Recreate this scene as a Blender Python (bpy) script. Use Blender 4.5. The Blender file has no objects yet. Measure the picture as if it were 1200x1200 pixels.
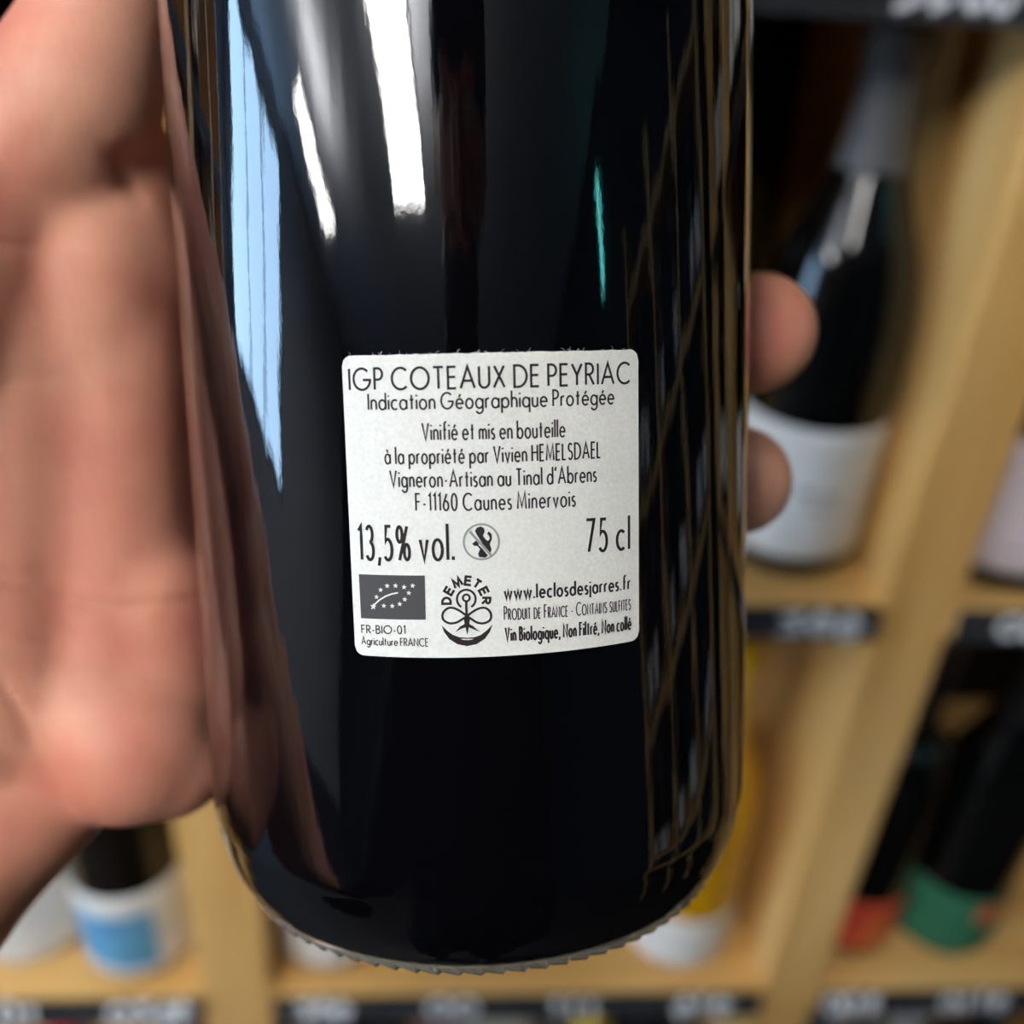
import bpy, bmesh, math, random
from mathutils import Vector, Matrix
random.seed(4)
scene = bpy.context.scene
COL = scene.collection
PI = math.pi
def V(*a): return Vector(a)
def rad(d): return d * PI / 180

# ------------------------------------------------------------------ camera
F = 1203.0                                   # focal length in pixels of the 1200 x 1200 frame
CAM = V(0, 0, 1.37)
def ray(x, y): return V((x - 600) / F, -(y - 600) / F, -1)
_down = ray(470, 2500).normalized()          # vanishing point of the shelf uprights
UP = -_down
_x = ray(0, 1171).cross(ray(1200, 1157)).cross(UP).normalized()
if _x.x < 0: _x = -_x
_y = UP.cross(_x)
M = Matrix((_x, _y, UP))                     # camera space -> world axes (x along the shelves, y into them)
def W(p): return CAM + M @ p
def P(px, py, d): return W(ray(px, py) * d)  # pixel + distance along the optical axis (metres)
def onY(px, py, y):
    r = M @ ray(px, py); return CAM + r * (y / r.y)
def onZ(px, py, z):
    r = M @ ray(px, py); return CAM + r * ((z - CAM.z) / r.z)
cam_data = bpy.data.cameras.new('camera')
cam = bpy.data.objects.new('camera', cam_data); COL.objects.link(cam)
m4 = M.to_4x4(); m4.translation = CAM; cam.matrix_world = m4
cam_data.sensor_width = 36; cam_data.lens = 36 * F / 1200
cam_data.clip_start = 0.005; cam_data.clip_end = 50
cam_data.dof.use_dof = True
cam_data.dof.focus_distance = 0.111
cam_data.dof.aperture_fstop = cam_data.lens / 3.1
scene.camera = cam

# ------------------------------------------------------------------ world, exposure
scene.view_settings.view_transform = 'Standard'
scene.view_settings.look = 'None'
scene.view_settings.gamma = 1
scene.view_settings.use_curve_mapping = False
scene.view_settings.exposure = 0.65
wd = bpy.data.worlds.new('world'); scene.world = wd; wd.use_nodes = True
wd.node_tree.nodes['Background'].inputs[0].default_value = (0.55, 0.72, 1.0, 1)
wd.node_tree.nodes['Background'].inputs[1].default_value = 1.0
LAMP_DOWN, FILL_STRENGTH, WINDOW = 24.0, 24.0, 9.0

# ------------------------------------------------------------------ materials
def srgb(r, g, b):
    f = lambda c: c / 12.92 if c <= .04045 else ((c + .055) / 1.055) ** 2.4
    return (f(r / 255), f(g / 255), f(b / 255), 1)
def mat(name, col, rough=.5, spec=.5, metal=0., ior=1.5):
    m = bpy.data.materials.new(name); m.use_nodes = True
    b = m.node_tree.nodes['Principled BSDF']
    b.inputs['Base Color'].default_value = col
    b.inputs['Roughness'].default_value = rough
    b.inputs['Specular IOR Level'].default_value = spec
    b.inputs['Metallic'].default_value = metal
    b.inputs['IOR'].default_value = ior
    return m
def N(m, t, **kw):
    n = m.node_tree.nodes.new(t)
    for k, v in kw.items():
        if hasattr(n, k): setattr(n, k, v)
        else: n.inputs[k].default_value = v
    return n
def L(m, a, b): m.node_tree.links.new(a, b)
def bsdf(m): return m.node_tree.nodes['Principled BSDF']
def noise(m, scale, stretch=(1, 1, 1), detail=4, coord='Object'):
    tc = N(m, 'ShaderNodeTexCoord'); mp = N(m, 'ShaderNodeMapping')
    mp.inputs['Scale'].default_value = stretch
    nz = N(m, 'ShaderNodeTexNoise'); nz.inputs['Scale'].default_value = scale; nz.inputs['Detail'].default_value = detail
    L(m, tc.outputs[coord], mp.inputs[0]); L(m, mp.outputs[0], nz.inputs['Vector'])
    return nz
def vary(m, cols, scale, stretch=(1, 1, 1), detail=4, lo=.3, hi=.7):
    nz = noise(m, scale, stretch, detail); r = N(m, 'ShaderNodeValToRGB')
    r.color_ramp.elements[0].position = lo; r.color_ramp.elements[1].position = hi
    r.color_ramp.elements[0].color = cols[0]; r.color_ramp.elements[1].color = cols[-1]
    if len(cols) == 3:
        e = r.color_ramp.elements.new((lo + hi) / 2); e.color = cols[1]
    L(m, nz.outputs[0], r.inputs[0]); L(m, r.outputs[0], bsdf(m).inputs['Base Color'])
    return r
def bump(m, scale, strength, dist, stretch=(1, 1, 1), detail=3):
    nz = noise(m, scale, stretch, detail); b = N(m, 'ShaderNodeBump')
    b.inputs['Strength'].default_value = strength; b.inputs['Distance'].default_value = dist
    L(m, nz.outputs[0], b.inputs['Height'])
    for n in m.node_tree.nodes:
        if n.type == 'BUMP' and n != b and not n.inputs['Normal'].is_linked:
            L(m, b.outputs[0], n.inputs['Normal']); return b
    L(m, b.outputs[0], bsdf(m).inputs['Normal'])
    return b
def emit(name, col, strength):
    m = mat(name, (.8, .8, .8, 1), .6)
    bsdf(m).inputs['Emission Color'].default_value = col
    bsdf(m).inputs['Emission Strength'].default_value = strength
    return m
def wood(name, stretch):
    m = mat(name, (1, 1, 1, 1), .45, .35)
    vary(m, [srgb(208, 158, 88), srgb(224, 178, 108), srgb(233, 193, 128)], 14, stretch, 5, .3, .72)
    bump(m, 60, .12, .001, stretch)
    return m
WOOD_V = wood('oiled_pine_upright', (3, 3, .25))
WOOD_H = wood('oiled_pine_board', (.25, 3, 3))
DARKBACK = mat('black_back_panel', srgb(24, 21, 19), .8, .2)
SLATE = mat('slate_black_strip', srgb(38, 40, 43), .75, .3); vary(SLATE, [srgb(30, 32, 35), srgb(52, 54, 57)], 25)
CHALK = mat('white_chalk', srgb(225, 228, 232), .9, .1)
PLASTER = mat('ceiling_plaster', srgb(208, 212, 220), .9, .2); bump(PLASTER, 80, .05, .002)
TEALWALL = mat('dark_teal_paint', srgb(20, 36, 44), .7, .2); bump(TEALWALL, 50, .05, .002)
GREYWALL = mat('charcoal_paint', srgb(42, 43, 47), .8, .2); bump(GREYWALL, 50, .05, .002)
FLOOR = mat('dark_concrete', srgb(36, 34, 33), .6, .3); vary(FLOOR, [srgb(28, 27, 26), srgb(44, 42, 40)], 3)
LED_DOWN = emit('led_diffuser', (1, .98, .945, 1), LAMP_DOWN)
FILL_UP = emit('added_ceiling_fill', (1, .965, .92, 1), FILL_STRENGTH)  # added fill for the ceiling, on the upper side of the panels
SKYPANE = emit('daylit_pane', (.42, .68, 1.0, 1), WINDOW)
WHITEMETAL = mat('white_metal', srgb(225, 225, 222), .4)
WINFRAME = mat('dark_window_frame', srgb(40, 42, 44), .5)
GLASS = mat('black_wine_glass', (.0016, .0016, .0024, 1), .035, .5, 0, 1.62)
_b = bump(GLASS, 260, .35, .00016, (1.0, 1.0, .05), 2)
bump(GLASS, 2400, .25, .000012, (1, 1, .4), 2)
BASEGLASS = mat('pale_base_glass', srgb(206, 196, 176), .08, .5); bsdf(BASEGLASS).inputs['Transmission Weight'].default_value = .85
PAPER = mat('label_paper', srgb(226, 226, 219), .85, .2)
vary(PAPER, [srgb(220, 220, 212), srgb(231, 231, 225)], 2500, detail=2); bump(PAPER, 1600, .25, .00008)
INK = mat('label_ink', srgb(42, 36, 38), .7, .2)
INKGREY = mat('label_grey_ink', srgb(74, 73, 73), .7, .2)
INKPALE = mat('label_pale_ink', srgb(146, 147, 146), .7, .2)
SKIN = mat('skin', (.7, .4, .3, 1), .48, .35)
_r = vary(SKIN, [srgb(206, 128, 108), srgb(222, 154, 128), srgb(230, 172, 144)], 34, (1, 1, 1), 3, .32, .68)
bsdf(SKIN).inputs['Subsurface Weight'].default_value = .25
bsdf(SKIN).inputs['Subsurface Radius'].default_value = (1, .35, .2)
bsdf(SKIN).inputs['Subsurface Scale'].default_value = .003
bump(SKIN, 700, .22, .0005, (1, 1, .6), 4); bump(SKIN, 120, .15, .0012, (1, 1, .5), 3)
NAIL = mat('fingernail', srgb(226, 170, 155), .25, .5)
HAIR = mat('dark_hair', srgb(28, 22, 19), .6)
CLOTH = mat('black_jacket_cloth', srgb(20, 20, 23), .9, .15); bump(CLOTH, 600, .2, .001)
DENIM = mat('dark_denim', srgb(24, 27, 36), .9, .15)
SHOE = mat('black_shoe_leather', srgb(20, 18, 17), .4)

# ------------------------------------------------------------------ object helpers
def link(name, me, m=None, parent=None, smooth=True, mw=None):
    o = bpy.data.objects.new(name, me); COL.objects.link(o)
    if m is not None and not me.materials: me.materials.append(m)
    if smooth:
        for p in me.polygons: p.use_smooth = True
    if parent is not None: o.parent = parent
    if mw is not None: o.matrix_local = mw
    return o
def mesh(name, vs, fs):
    me = bpy.data.meshes.new(name); me.from_pydata([tuple(v) for v in vs], [], fs); me.update(); return me
def bm_mesh(name, bm):
    bmesh.ops.recalc_face_normals(bm, faces=bm.faces)
    me = bpy.data.meshes.new(name); bm.to_mesh(me); bm.free(); return me
def tag(o, label, cat, group=None):
    o['label'] = label; o['category'] = cat
    if group: o['group'] = group
    return o
def struct(o, label=None, cat=None):
    o['kind'] = 'structure'
    if label: o['label'] = label; o['category'] = cat
    return o
def empty(name, loc=(0, 0, 0)):
    o = bpy.data.objects.new(name, None); COL.objects.link(o); o.location = loc; o.empty_display_size = .02; return o
def box(bm, x0, x1, y0, y1, z0, z1, bevel=0):
    r = bmesh.ops.create_cube(bm, size=1)
    for v in r['verts']:
        v.co = V(x0 + (v.co.x + .5) * (x1 - x0), y0 + (v.co.y + .5) * (y1 - y0), z0 + (v.co.z + .5) * (z1 - z0))
    if bevel:
        es = list({e for v in r['verts'] for e in v.link_edges})
        bmesh.ops.bevel(bm, geom=es, offset=bevel, segments=2, affect='EDGES', profile=.5)
def boxobj(name, m, parent, x0, x1, y0, y1, z0, z1, bevel=0):
    bm = bmesh.new(); box(bm, x0, x1, y0, y1, z0, z1, bevel)
    return link(name, bm_mesh(name, bm), m, parent, smooth=False)
def lathe(name, prof, seg=64, close=True):
    vs, fs = [], []
    n = len(prof)
    for r, z in prof:
        for k in range(seg):
            t = 2 * PI * k / seg; vs.append((r * math.sin(t), -r * math.cos(t), z))
    for i in range(n - 1):
        for k in range(seg):
            j = (k + 1) % seg; fs.append((i * seg + k, i * seg + j, (i + 1) * seg + j, (i + 1) * seg + k))
    if close:
        vs.append((0, 0, prof[0][1])); vs.append((0, 0, prof[-1][1])); a, b = len(vs) - 2, len(vs) - 1
        for k in range(seg):
            j = (k + 1) % seg; fs.append((a, j, k)); fs.append((b, (n - 1) * seg + k, (n - 1) * seg + j))
    return mesh(name, vs, fs)
def smoothprof(pts, n=6):
    """Catmull-Rom through (r, z) points."""
    out = []
    for i in range(len(pts) - 1):
        p0 = pts[max(i - 1, 0)]; p1 = pts[i]; p2 = pts[i + 1]; p3 = pts[min(i + 2, len(pts) - 1)]
        for k in range(n):
            t = k / n
            q = [.5 * (2 * b + (c - a) * t + (2 * a - 5 * b + 4 * c - d) * t * t + (3 * b - a - 3 * c + d) * t ** 3)
                 for a, b, c, d in zip(p0, p1, p2, p3)]
            out.append((max(q[0], .0005), q[1]))
    out.append(pts[-1]); return out
def ribbon(vs, fs, pts, w, fn, sub=None):
    """A flat stroke of width w along 2-D points, each vertex placed by fn(u, v)."""
    if sub:
        q = [pts[0]]
        for a, b in zip(pts, pts[1:]):
            k = max(1, int(math.dist(a, b) / sub))
            q += [(a[0] + (b[0] - a[0]) * i / k, a[1] + (b[1] - a[1]) * i / k) for i in range(1, k + 1)]
        pts = q
    pts = [p for i, p in enumerate(pts) if i == 0 or math.dist(p, pts[i - 1]) > 1e-9]
    n = len(pts)
    if n < 2: return
    closed = math.dist(pts[0], pts[-1]) < 1e-6 and n > 3
    base = len(vs)
    for i in range(n):
        if closed and i in (0, n - 1): a, b = pts[n - 2], pts[1]
        else: a, b = pts[max(i - 1, 0)], pts[min(i + 1, n - 1)]
        p = pts[i]
        d1 = V(p[0] - a[0], p[1] - a[1]); d2 = V(b[0] - p[0], b[1] - p[1])
        if d1.length < 1e-12: d1 = d2
        if d2.length < 1e-12: d2 = d1
        if i == 0 and closed: d1 = V(pts[0][0] - pts[n - 2][0], pts[0][1] - pts[n - 2][1])
        d1 = d1.normalized(); d2 = d2.normalized()
        t = d1 + d2
        t = t.normalized() if t.length > .2 else d1
        c = max(.35, t.dot(d1)); nx, ny = -t.y, t.x; h = w / 2 / c
        vs.append(fn(p[0] + nx * h, p[1] + ny * h)); vs.append(fn(p[0] - nx * h, p[1] - ny * h))
    for i in range(n - 1):
        k = base + 2 * i; fs.append((k + 1, k + 3, k + 2, k))
def polyface(vs, fs, pts, fn):
    from mathutils.geometry import tessellate_polygon
    base = len(vs); vs.extend(fn(*p) for p in pts)
    for t in tessellate_polygon([[V(p[0], p[1], 0) for p in pts]]): fs.append(tuple(base + i for i in t))

# ------------------------------------------------------------------ the room
ZC = CAM.z + 1.23
SHELF_Y = 0.46
X0, X1, Y0, Y1 = -4.2, 1.75, -3.3, .86
def room(name, m, *b): return struct(boxobj(name, m, None, *b))
room('floor', FLOOR, X0 - .1, X1 + .1, Y0 - .1, Y1 + .1, -.1, 0)
room('ceiling', PLASTER, X0 - .1, X1 + .1, Y0 - .1, Y1 + .1, ZC, ZC + .1)
room('wall_back', GREYWALL, X0 - .1, X1 + .1, Y1, Y1 + .1, 0, ZC)
room('wall_front', GREYWALL, X0 - .1, X1 + .1, Y0 - .1, Y0, 0, ZC)
room('wall_right', TEALWALL, X1, X1 + .1, Y0, Y1, 0, ZC)
WY0, WY1, WZ0, WZ1 = -1.0, .70, .9, 2.45
bm = bmesh.new()
box(bm, X0 - .1, X0, Y0, WY0, 0, ZC); box(bm, X0 - .1, X0, WY1, Y1, 0, ZC)
box(bm, X0 - .1, X0, WY0, WY1, 0, WZ0); box(bm, X0 - .1, X0, WY0, WY1, WZ1, ZC)
struct(link('wall_left', bm_mesh('wall_left', bm), PLASTER, smooth=False))
win = struct(empty('window_left_offscreen', (X0, 0, 0)))
def wbox(name, m, y0, y1, z0, z1, x0=-.07, x1=-.01): return boxobj(name, m, win, x0, x1, y0, y1, z0, z1)
for y0, y1, z0, z1 in ((WY0, WY1, WZ0, WZ0 + .05), (WY0, WY1, WZ1 - .05, WZ1), (WY0, WY0 + .05, WZ0 + .05, WZ1 - .05), (WY1 - .05, WY1, WZ0 + .05, WZ1 - .05)):
    wbox('window_frame', WINFRAME, y0, y1, z0, z1)
for k in range(3):
    a = WY0 + .05 + k * (WY1 - WY0 - .1) / 3; b = WY0 + .05 + (k + 1) * (WY1 - WY0 - .1) / 3
    if k: wbox('mullion', WINFRAME, a - .02, a + .02, WZ0 + .05, WZ1 - .05)
    wbox('pane_offscreen', SKYPANE, a + (.02 if k else 0), b - (.02 if k < 2 else 0), WZ0 + .05, WZ1 - .05, -.05, -.04)
# suspended LED panels; their upward glow is added to brighten the ceiling
def led_panel(x, y, sx, sy, label):
    t = empty('ceiling_lamp_offscreen', (x, y, ZC - .30)); tag(t, label, 'lamp', 'suspended panel lamps')
    bm = bmesh.new()
    for a, b, c, d in ((-sx, sx, -sy, -sy + .012), (-sx, sx, sy - .012, sy), (-sx, -sx + .012, -sy + .012, sy - .012), (sx - .012, sx, -sy + .012, sy - .012)):
        box(bm, a, b, c, d, -.016, .016)
    link('lamp_frame', bm_mesh('lamp_frame', bm), WHITEMETAL, t, smooth=False)
    boxobj('diffuser_offscreen', LED_DOWN, t, -sx + .012, sx - .012, -sy + .012, sy - .012, -.012, -.006)
    boxobj('added_uplight_offscreen', FILL_UP, t, -sx + .012, sx - .012, -sy + .012, sy - .012, .006, .012)
    for cx in (-.7, .7):
        for cy in (-.7, .7):
            boxobj('suspension_wire', WHITEMETAL, t, cx * sx - .0015, cx * sx + .0015, cy * sy - .0015, cy * sy + .0015, .012, .30)
    return t
led_panel(-.71, -1.08, .20, .39, 'white suspended panel lamp reflected as the widest white streak')
led_panel(-2.35, -1.13, .17, .37, 'white suspended panel lamp reflected as a narrow white streak')
tl = empty('tube_light_offscreen', (X1, -1.12, CAM.z + .88)); tag(tl, 'small teal glowing tube light on the dark teal wall', 'light')
boxobj('tube_holder', WINFRAME, tl, -.02, 0, -.03, .03, -.16, .16)
link('glow_tube_offscreen', lathe('glow_tube', [(.008, -.14), (.026, -.125), (.026, .125), (.008, .14)], 20), emit('teal_glow', (.12, .75, .72, 1), 7), tl).location = (-.045, 0, 0)

# ------------------------------------------------------------------ shelving
SH_D = .34                                     # depth of the shelves
Z_MID = onY(950, 708, SHELF_Y).z
Z_LOW = onY(600, 1162, SHELF_Y).z
Z_TOP = onY(960, 16, SHELF_Y).z + .026
Z_BOT = Z_LOW - .375
shelf = empty('shelf_unit', (0, SHELF_Y + SH_D / 2, 0))
tag(shelf, 'tall pine wine shelving with thick uprights and black price strips', 'shelving')
def sbox(name, m, x0, x1, y0, y1, z0, z1, bevel=0):
    o = boxobj(name, m, shelf, x0, x1, y0, y1, z0, z1, bevel); o.location = (0, -(SHELF_Y + SH_D / 2), 0); return o
XR0, XR1 = onY(1077, 600, SHELF_Y).x - .004, onY(1160, 600, SHELF_Y).x + .002
XL0, XL1 = onY(245, 1200, SHELF_Y).x - .002, onY(320, 1200, SHELF_Y).x + .002
PW = XR1 - XR0
BAY = XR0 - XL1
ups = [(XL0 - (BAY + PW) * k, XL1 - (BAY + PW) * k) for k in (3, 2, 1)] + [(XL0, XL1), (XR0, XR1)] + [(XR0 + (BAY + PW) * k, XR1 + (BAY + PW) * k) for k in (1, 2)]
for a, b in ups:
    sbox('upright', WOOD_V, a, b, SHELF_Y, SHELF_Y + SH_D, 0, 2.2, .0025)
def chalk(px_list, z0, tilt, h, parent, seed):
    """Loose loops of chalk handwriting on a strip, between pixel columns."""
    rnd = random.Random(seed); vs, fs = [], []
    for xa, xb, lo, hi in px_list:
        n = max(2, int((xb - xa) / .013)); w = (xb - xa) / n
        for k in range(n):
            cx = xa + (k + .5) * w; r = w * .40; ry = (hi - lo) / 2 * rnd.uniform(.7, .95); cy = (hi + lo) / 2 + rnd.uniform(-.1, .1) * (hi - lo)
            kind = rnd.choice('oosle')
            if kind == 'o': pts = [(cx + r * math.cos(t), cy + ry * math.sin(t)) for t in [i * 2 * PI / 12 for i in range(13)]]
            elif kind == 's': pts = [(cx + r, cy + ry), (cx - r * .6, cy + ry * .7), (cx + r * .5, cy), (cx + r * .7, cy - ry * .6), (cx - r, cy - ry)]
            elif kind == 'l': pts = [(cx - r * .7, cy + ry * .6), (cx, cy + ry), (cx, cy - ry)]
            else: pts = [(cx - r, cy), (cx + r, cy + ry * .2), (cx, cy + ry), (cx - r, cy), (cx - r * .2, cy - ry), (cx + r, cy - ry * .6)]
            ribbon(vs, fs, pts, .0042, lambda u, v: (u, -.0006 - .0, v))
    return mesh('chalk_writing', vs, fs)
def strip(x0, x1, ztop, h, tilt, marks, seed):
    bm = bmesh.new(); box(bm, x0, x1, -.0, .003, -h, 0)
    o = link('price_strip', bm_mesh('price_strip', bm), SLATE, shelf, smooth=False)
    o.location = (0, -SH_D / 2 - .004, ztop); o.rotation_euler = (rad(-tilt), 0, 0)
    for i, mk_ in enumerate(marks or ()):
        link('chalk_writing', chalk([mk_], ztop, tilt, h, o, seed + i * 7), CHALK, o, smooth=False)
def mk(pxs, py, ylist=None, lo=-.019, hi=-.002):
    return [(onY(a, py, SHELF_Y).x, onY(b, py, SHELF_Y).x, lo, hi) for a, b in pxs]
bays = [(ups[i][1], ups[i + 1][0]) for i in range(len(ups) - 1)]
TH = .024
marks = {
    (3, 'mid'): mk([(908, 1008)], 725), (4, 'mid'): mk([(1162, 1260)], 732),
    (2, 'low'): mk([(0, 56), (130, 186), (190, 226)], 1182, lo=-.020, hi=-.001),
    (3, 'low'): mk([(348, 412), (500, 560), (640, 702), (786, 850)], 1176, lo=-.020, hi=-.001),
    (4, 'low'): mk([(963, 1002), (1012, 1024), (1098, 1172)], 1168, lo=-.020, hi=-.001),
    (3, 'top'): mk([(1040, 1112), (1120, 1184)], 8, lo=-.024, hi=-.001),
}
for bi, (a, b) in enumerate(bays):
    for key, z, h, tilt in (('top', Z_TOP, .026, 0), ('mid', Z_MID, .021, 6), ('low', Z_LOW, .021, 18), ('bot', Z_BOT, .028, 20)):
        sbox('shelf_board', WOOD_H, a, b, SHELF_Y, SHELF_Y + SH_D - .012, z - TH, z, .0015)
        strip(a + .001, b - .001, z - .0005, h, tilt, marks.get((bi, key)), bi * 10 + len(key))
    sbox('back_panel', DARKBACK, a, b, SHELF_Y + SH_D - .012, SHELF_Y + SH_D, 0, 2.2)

sbox('shelf_board', WOOD_H, ups[0][0], ups[-1][1], SHELF_Y, SHELF_Y + SH_D, 2.2, 2.224, .0015)
# a second unit stands against the teal wall
side = empty('shelf_unit', (X1 - .15, 0, 0)); tag(side, 'shallow pine wine shelving standing against the dark teal wall', 'shelving')
SIDE_Y = (-.62, -.27, .08, .42)
for y in SIDE_Y: boxobj('upright', WOOD_V, side, -.14, .148, y - .016, y + .016, 0, 1.95, .002)
for ya, yb in zip(SIDE_Y, SIDE_Y[1:]):
    for z in (.28, .66, 1.04, 1.42, 1.80): boxobj('shelf_board', WOOD_H, side, -.14, .148, ya + .016, yb - .016, z - .022, z, .0015)

# ------------------------------------------------------------------ bottles on the shelves
def glassmat(name, col, rough=.06): return mat(name, col, rough, .5, 0, 1.5)
G_BLACK = glassmat('black_bottle_glass', srgb(8, 9, 9)); G_BROWN = glassmat('brown_bottle_glass', srgb(20, 14, 9))
G_GREEN = glassmat('dark_green_bottle_glass', srgb(12, 18, 12)); G_AMBER = glassmat('golden_wine_glass', srgb(205, 150, 18), .1)
G_CLEAR = glassmat('pale_bottle_glass', srgb(205, 208, 200), .1)
def cap(name, col, rough=.35): return mat('capsule_' + name, col, rough, .5)
BURG = smoothprof([(.030, 0), (.036, .001), (.0405, .006), (.0415, .014), (.0415, .06), (.0415, .130), (.0410, .155), (.036, .185), (.026, .212), (.0175, .235), (.0150, .255), (.0145, .275), (.0150, .283), (.0162, .284), (.0162, .291), (.0145, .293), (.0145, .296)], 5)
BORD = smoothprof([(.029, 0), (.034, .001), (.0375, .005), (.038, .012), (.038, .08), (.038, .178), (.0372, .190), (.031, .205), (.020, .218), (.0152, .230), (.0145, .260), (.0145, .282), (.0158, .284), (.0158, .291), (.0145, .293), (.0145, .298)], 5)
def rad_at(prof, z):
    for (r0, z0), (r1, z1) in zip(prof, prof[1:]):
        if z0 <= z <= z1 and z1 > z0: return r0 + (r1 - r0) * (z - z0) / (z1 - z0)
    return prof[-1][0]
PROF = {'burgundy': BURG, 'bordeaux': BORD}
_gm = {}
def wrap_patch(name, prof, th0, th1, z0, z1, off, nt=28, nz=10):
    vs, fs = [], []
    for j in range(nz + 1):
        z = z0 + (z1 - z0) * j / nz; r = rad_at(prof, z) + off
        for i in range(nt + 1):
            t = th0 + (th1 - th0) * i / nt; vs.append((r * math.sin(t), -r * math.cos(t), z))
    for j in range(nz):
        for i in range(nt):
            k = j * (nt + 1) + i; fs.append((k, k + 1, k + nt + 2, k + nt + 1))
    me = mesh(name, vs, fs); return me
def bottle(loc, kind, glass, capm, label_txt, lab=None, yaw=0, group=None, capz=.228, extra=()):
    prof = PROF[kind]
    t = empty('wine_bottle', loc); t.rotation_euler.z = yaw
    tag(t, label_txt, 'wine bottle', group)
    key = (kind, glass.name)
    if key not in _gm: _gm[key] = lathe('glass_body', prof, 48)
    link('glass_body', _gm[key], glass, t)
    if capm is not None:
        cp = [(r + .0006, z) for r, z in prof if z > capz]; cp = [(cp[0][0] - .0005, cp[0][1] - .0005)] + cp + [(.004, cp[-1][1] + .0008)]
        link('capsule', lathe('capsule', cp, 32), capm, t)
    if lab:
        m, th, z0, z1 = lab
        lo = link('paper_label', wrap_patch('paper_label', prof, -rad(th), rad(th), z0, z1, .0005), m, t)
        s = lo.modifiers.new('solidify', 'SOLIDIFY'); s.thickness = .0003; s.offset = -1
        for ex in extra:
            nm, mm, a0, a1, e0, e1 = ex
            link(nm, wrap_patch(nm, prof, rad(a0), rad(a1), e0, e1, .0009, 12, 8), mm, lo)
    return t
P_WHITE = mat('white_label_paper', srgb(232, 231, 226), .8, .2); vary(P_WHITE, [srgb(226, 225, 220), srgb(238, 237, 233)], 30)
P_PINK = mat('pinkish_label_paper', srgb(216, 202, 206), .8, .2)
P_RED = mat('red_orange_label', srgb(214, 84, 58), .8, .2); vary(P_RED, [srgb(206, 60, 56), srgb(222, 104, 62), srgb(226, 140, 74)], 22, (1, 1, 1), 2)
P_GREEN = mat('green_label', srgb(52, 116, 88), .8, .2)
P_ORANGE = mat('orange_label_patch', srgb(214, 112, 66), .8, .2); vary(P_ORANGE, [srgb(205, 96, 56), srgb(222, 140, 96)], 120)
P_BLUE = mat('blue_wave_print', srgb(90, 150, 200), .8, .2); vary(P_BLUE, [srgb(72, 132, 200), srgb(96, 160, 204), srgb(128, 184, 196)], 26, (1, 1, 3), 3)
P_GREYMARK = mat('grey_label_print', srgb(170, 172, 172), .8, .2)
C_GREY = cap('grey', srgb(88, 88, 89), .5); C_BLACK = cap('black', srgb(22, 22, 23)); C_RED = cap('red', srgb(190, 50, 58))
C_YEL = cap('yellow', srgb(232, 196, 24)); C_MAUVE = cap('mauve', srgb(140, 98, 104)); C_ORG = cap('orange', srgb(176, 110, 40))
C_PINK = cap('pink', srgb(200, 170, 166)); C_BRN = cap('brown', srgb(120, 84, 66)); C_SILVER = cap('silver', srgb(150, 150, 152), .3)
def base_at(px, py, z, r=.0405): 
    p = onZ(px, py, z); return V(p.x, p.y + r, z)
pA = base_at(938, 682, Z_MID); pA.y = max(pA.y, SHELF_Y + .05)
bottle(pA, 'burgundy', G_BLACK, C_GREY, 'black bottle with wide white label and grey capsule on the middle shelf', (P_WHITE, 82, .016, .100), rad(-8), extra=(('label_print', P_GREYMARK, -10, 0, .058, .064), ('label_print', P_GREYMARK, 8, 17, .056, .062), ('label_print', P_GREYMARK, -4, 14, .050, .0525)))
for dx, ll in ((-.135, 'black bottle in the back row, deep in the shelf between the uprights'), (-.035, 'black bottle in the back row right behind the white-labelled bottle')):  # seen past its neck
    bottle(V(pA.x + dx, SHELF_Y + .235, Z_MID), 'bordeaux', G_BLACK, C_BLACK, ll)
bottle(V(pA.x - .086, pA.y + .055, Z_MID), 'burgundy', G_BLACK, C_BLACK, 'black bottle standing behind and beside the white-labelled bottle, glints on its shoulder', None)
pP = base_at(1196, 702, Z_MID); pP.x = max(pP.x, XR1 + .0428); pP.y = max(pP.y, SHELF_Y + .05)
bottle(pP, 'burgundy', G_BROWN, C_BLACK, 'dark bottle with a pinkish pale label on the middle shelf', (P_PINK, 80, .016, .100), extra=(('label_print', P_GREYMARK, -30, -16, .030, .034),))
pB = base_at(153, 1152, Z_LOW)
bottle(pB, 'burgundy', G_BROWN, C_BLACK, 'dark bottle with white label banded in blue paint', (P_WHITE, 85, .006, .098), extra=(('blue_band', P_BLUE, -52, 34, .020, .078),))
pW = base_at(22, 1136, Z_LOW)
bottle(pW, 'burgundy', G_CLEAR, C_PINK, 'pale bottle with an all white label next to the blue-banded bottle', (P_WHITE, 88, .006, .120))
pC = base_at(374, 1141, Z_LOW, .038); pC.x += .0065
bottle(pC, 'bordeaux', G_GREEN, C_BLACK, 'bottle with white label low down beside the narrow upright', (P_WHITE, 80, .003, .070))
pY = base_at(800, 1139, Z_LOW)
bottle(pY, 'burgundy', G_AMBER, C_YEL, 'golden bottle with a white label at its foot', (P_WHITE, 88, .003, .062))
pR = base_at(1003, 1122, Z_LOW, .038); pR.x = max(pR.x, XR1 + .0388)
bottle(pR, 'bordeaux', G_BLACK, C_BLACK, 'dark bottle with a red and orange label', (P_RED, 80, .010, .066))
pG = base_at(1113, 1124, Z_LOW); pG.x = max(pG.x, pR.x + .0805)
bottle(pG, 'burgundy', G_BLACK, C_BLACK, 'dark bottle with green label and orange patch', (P_GREEN, 80, .004, .074), extra=(('orange_patch', P_ORANGE, -2, 48, .048, .068),))
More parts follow.
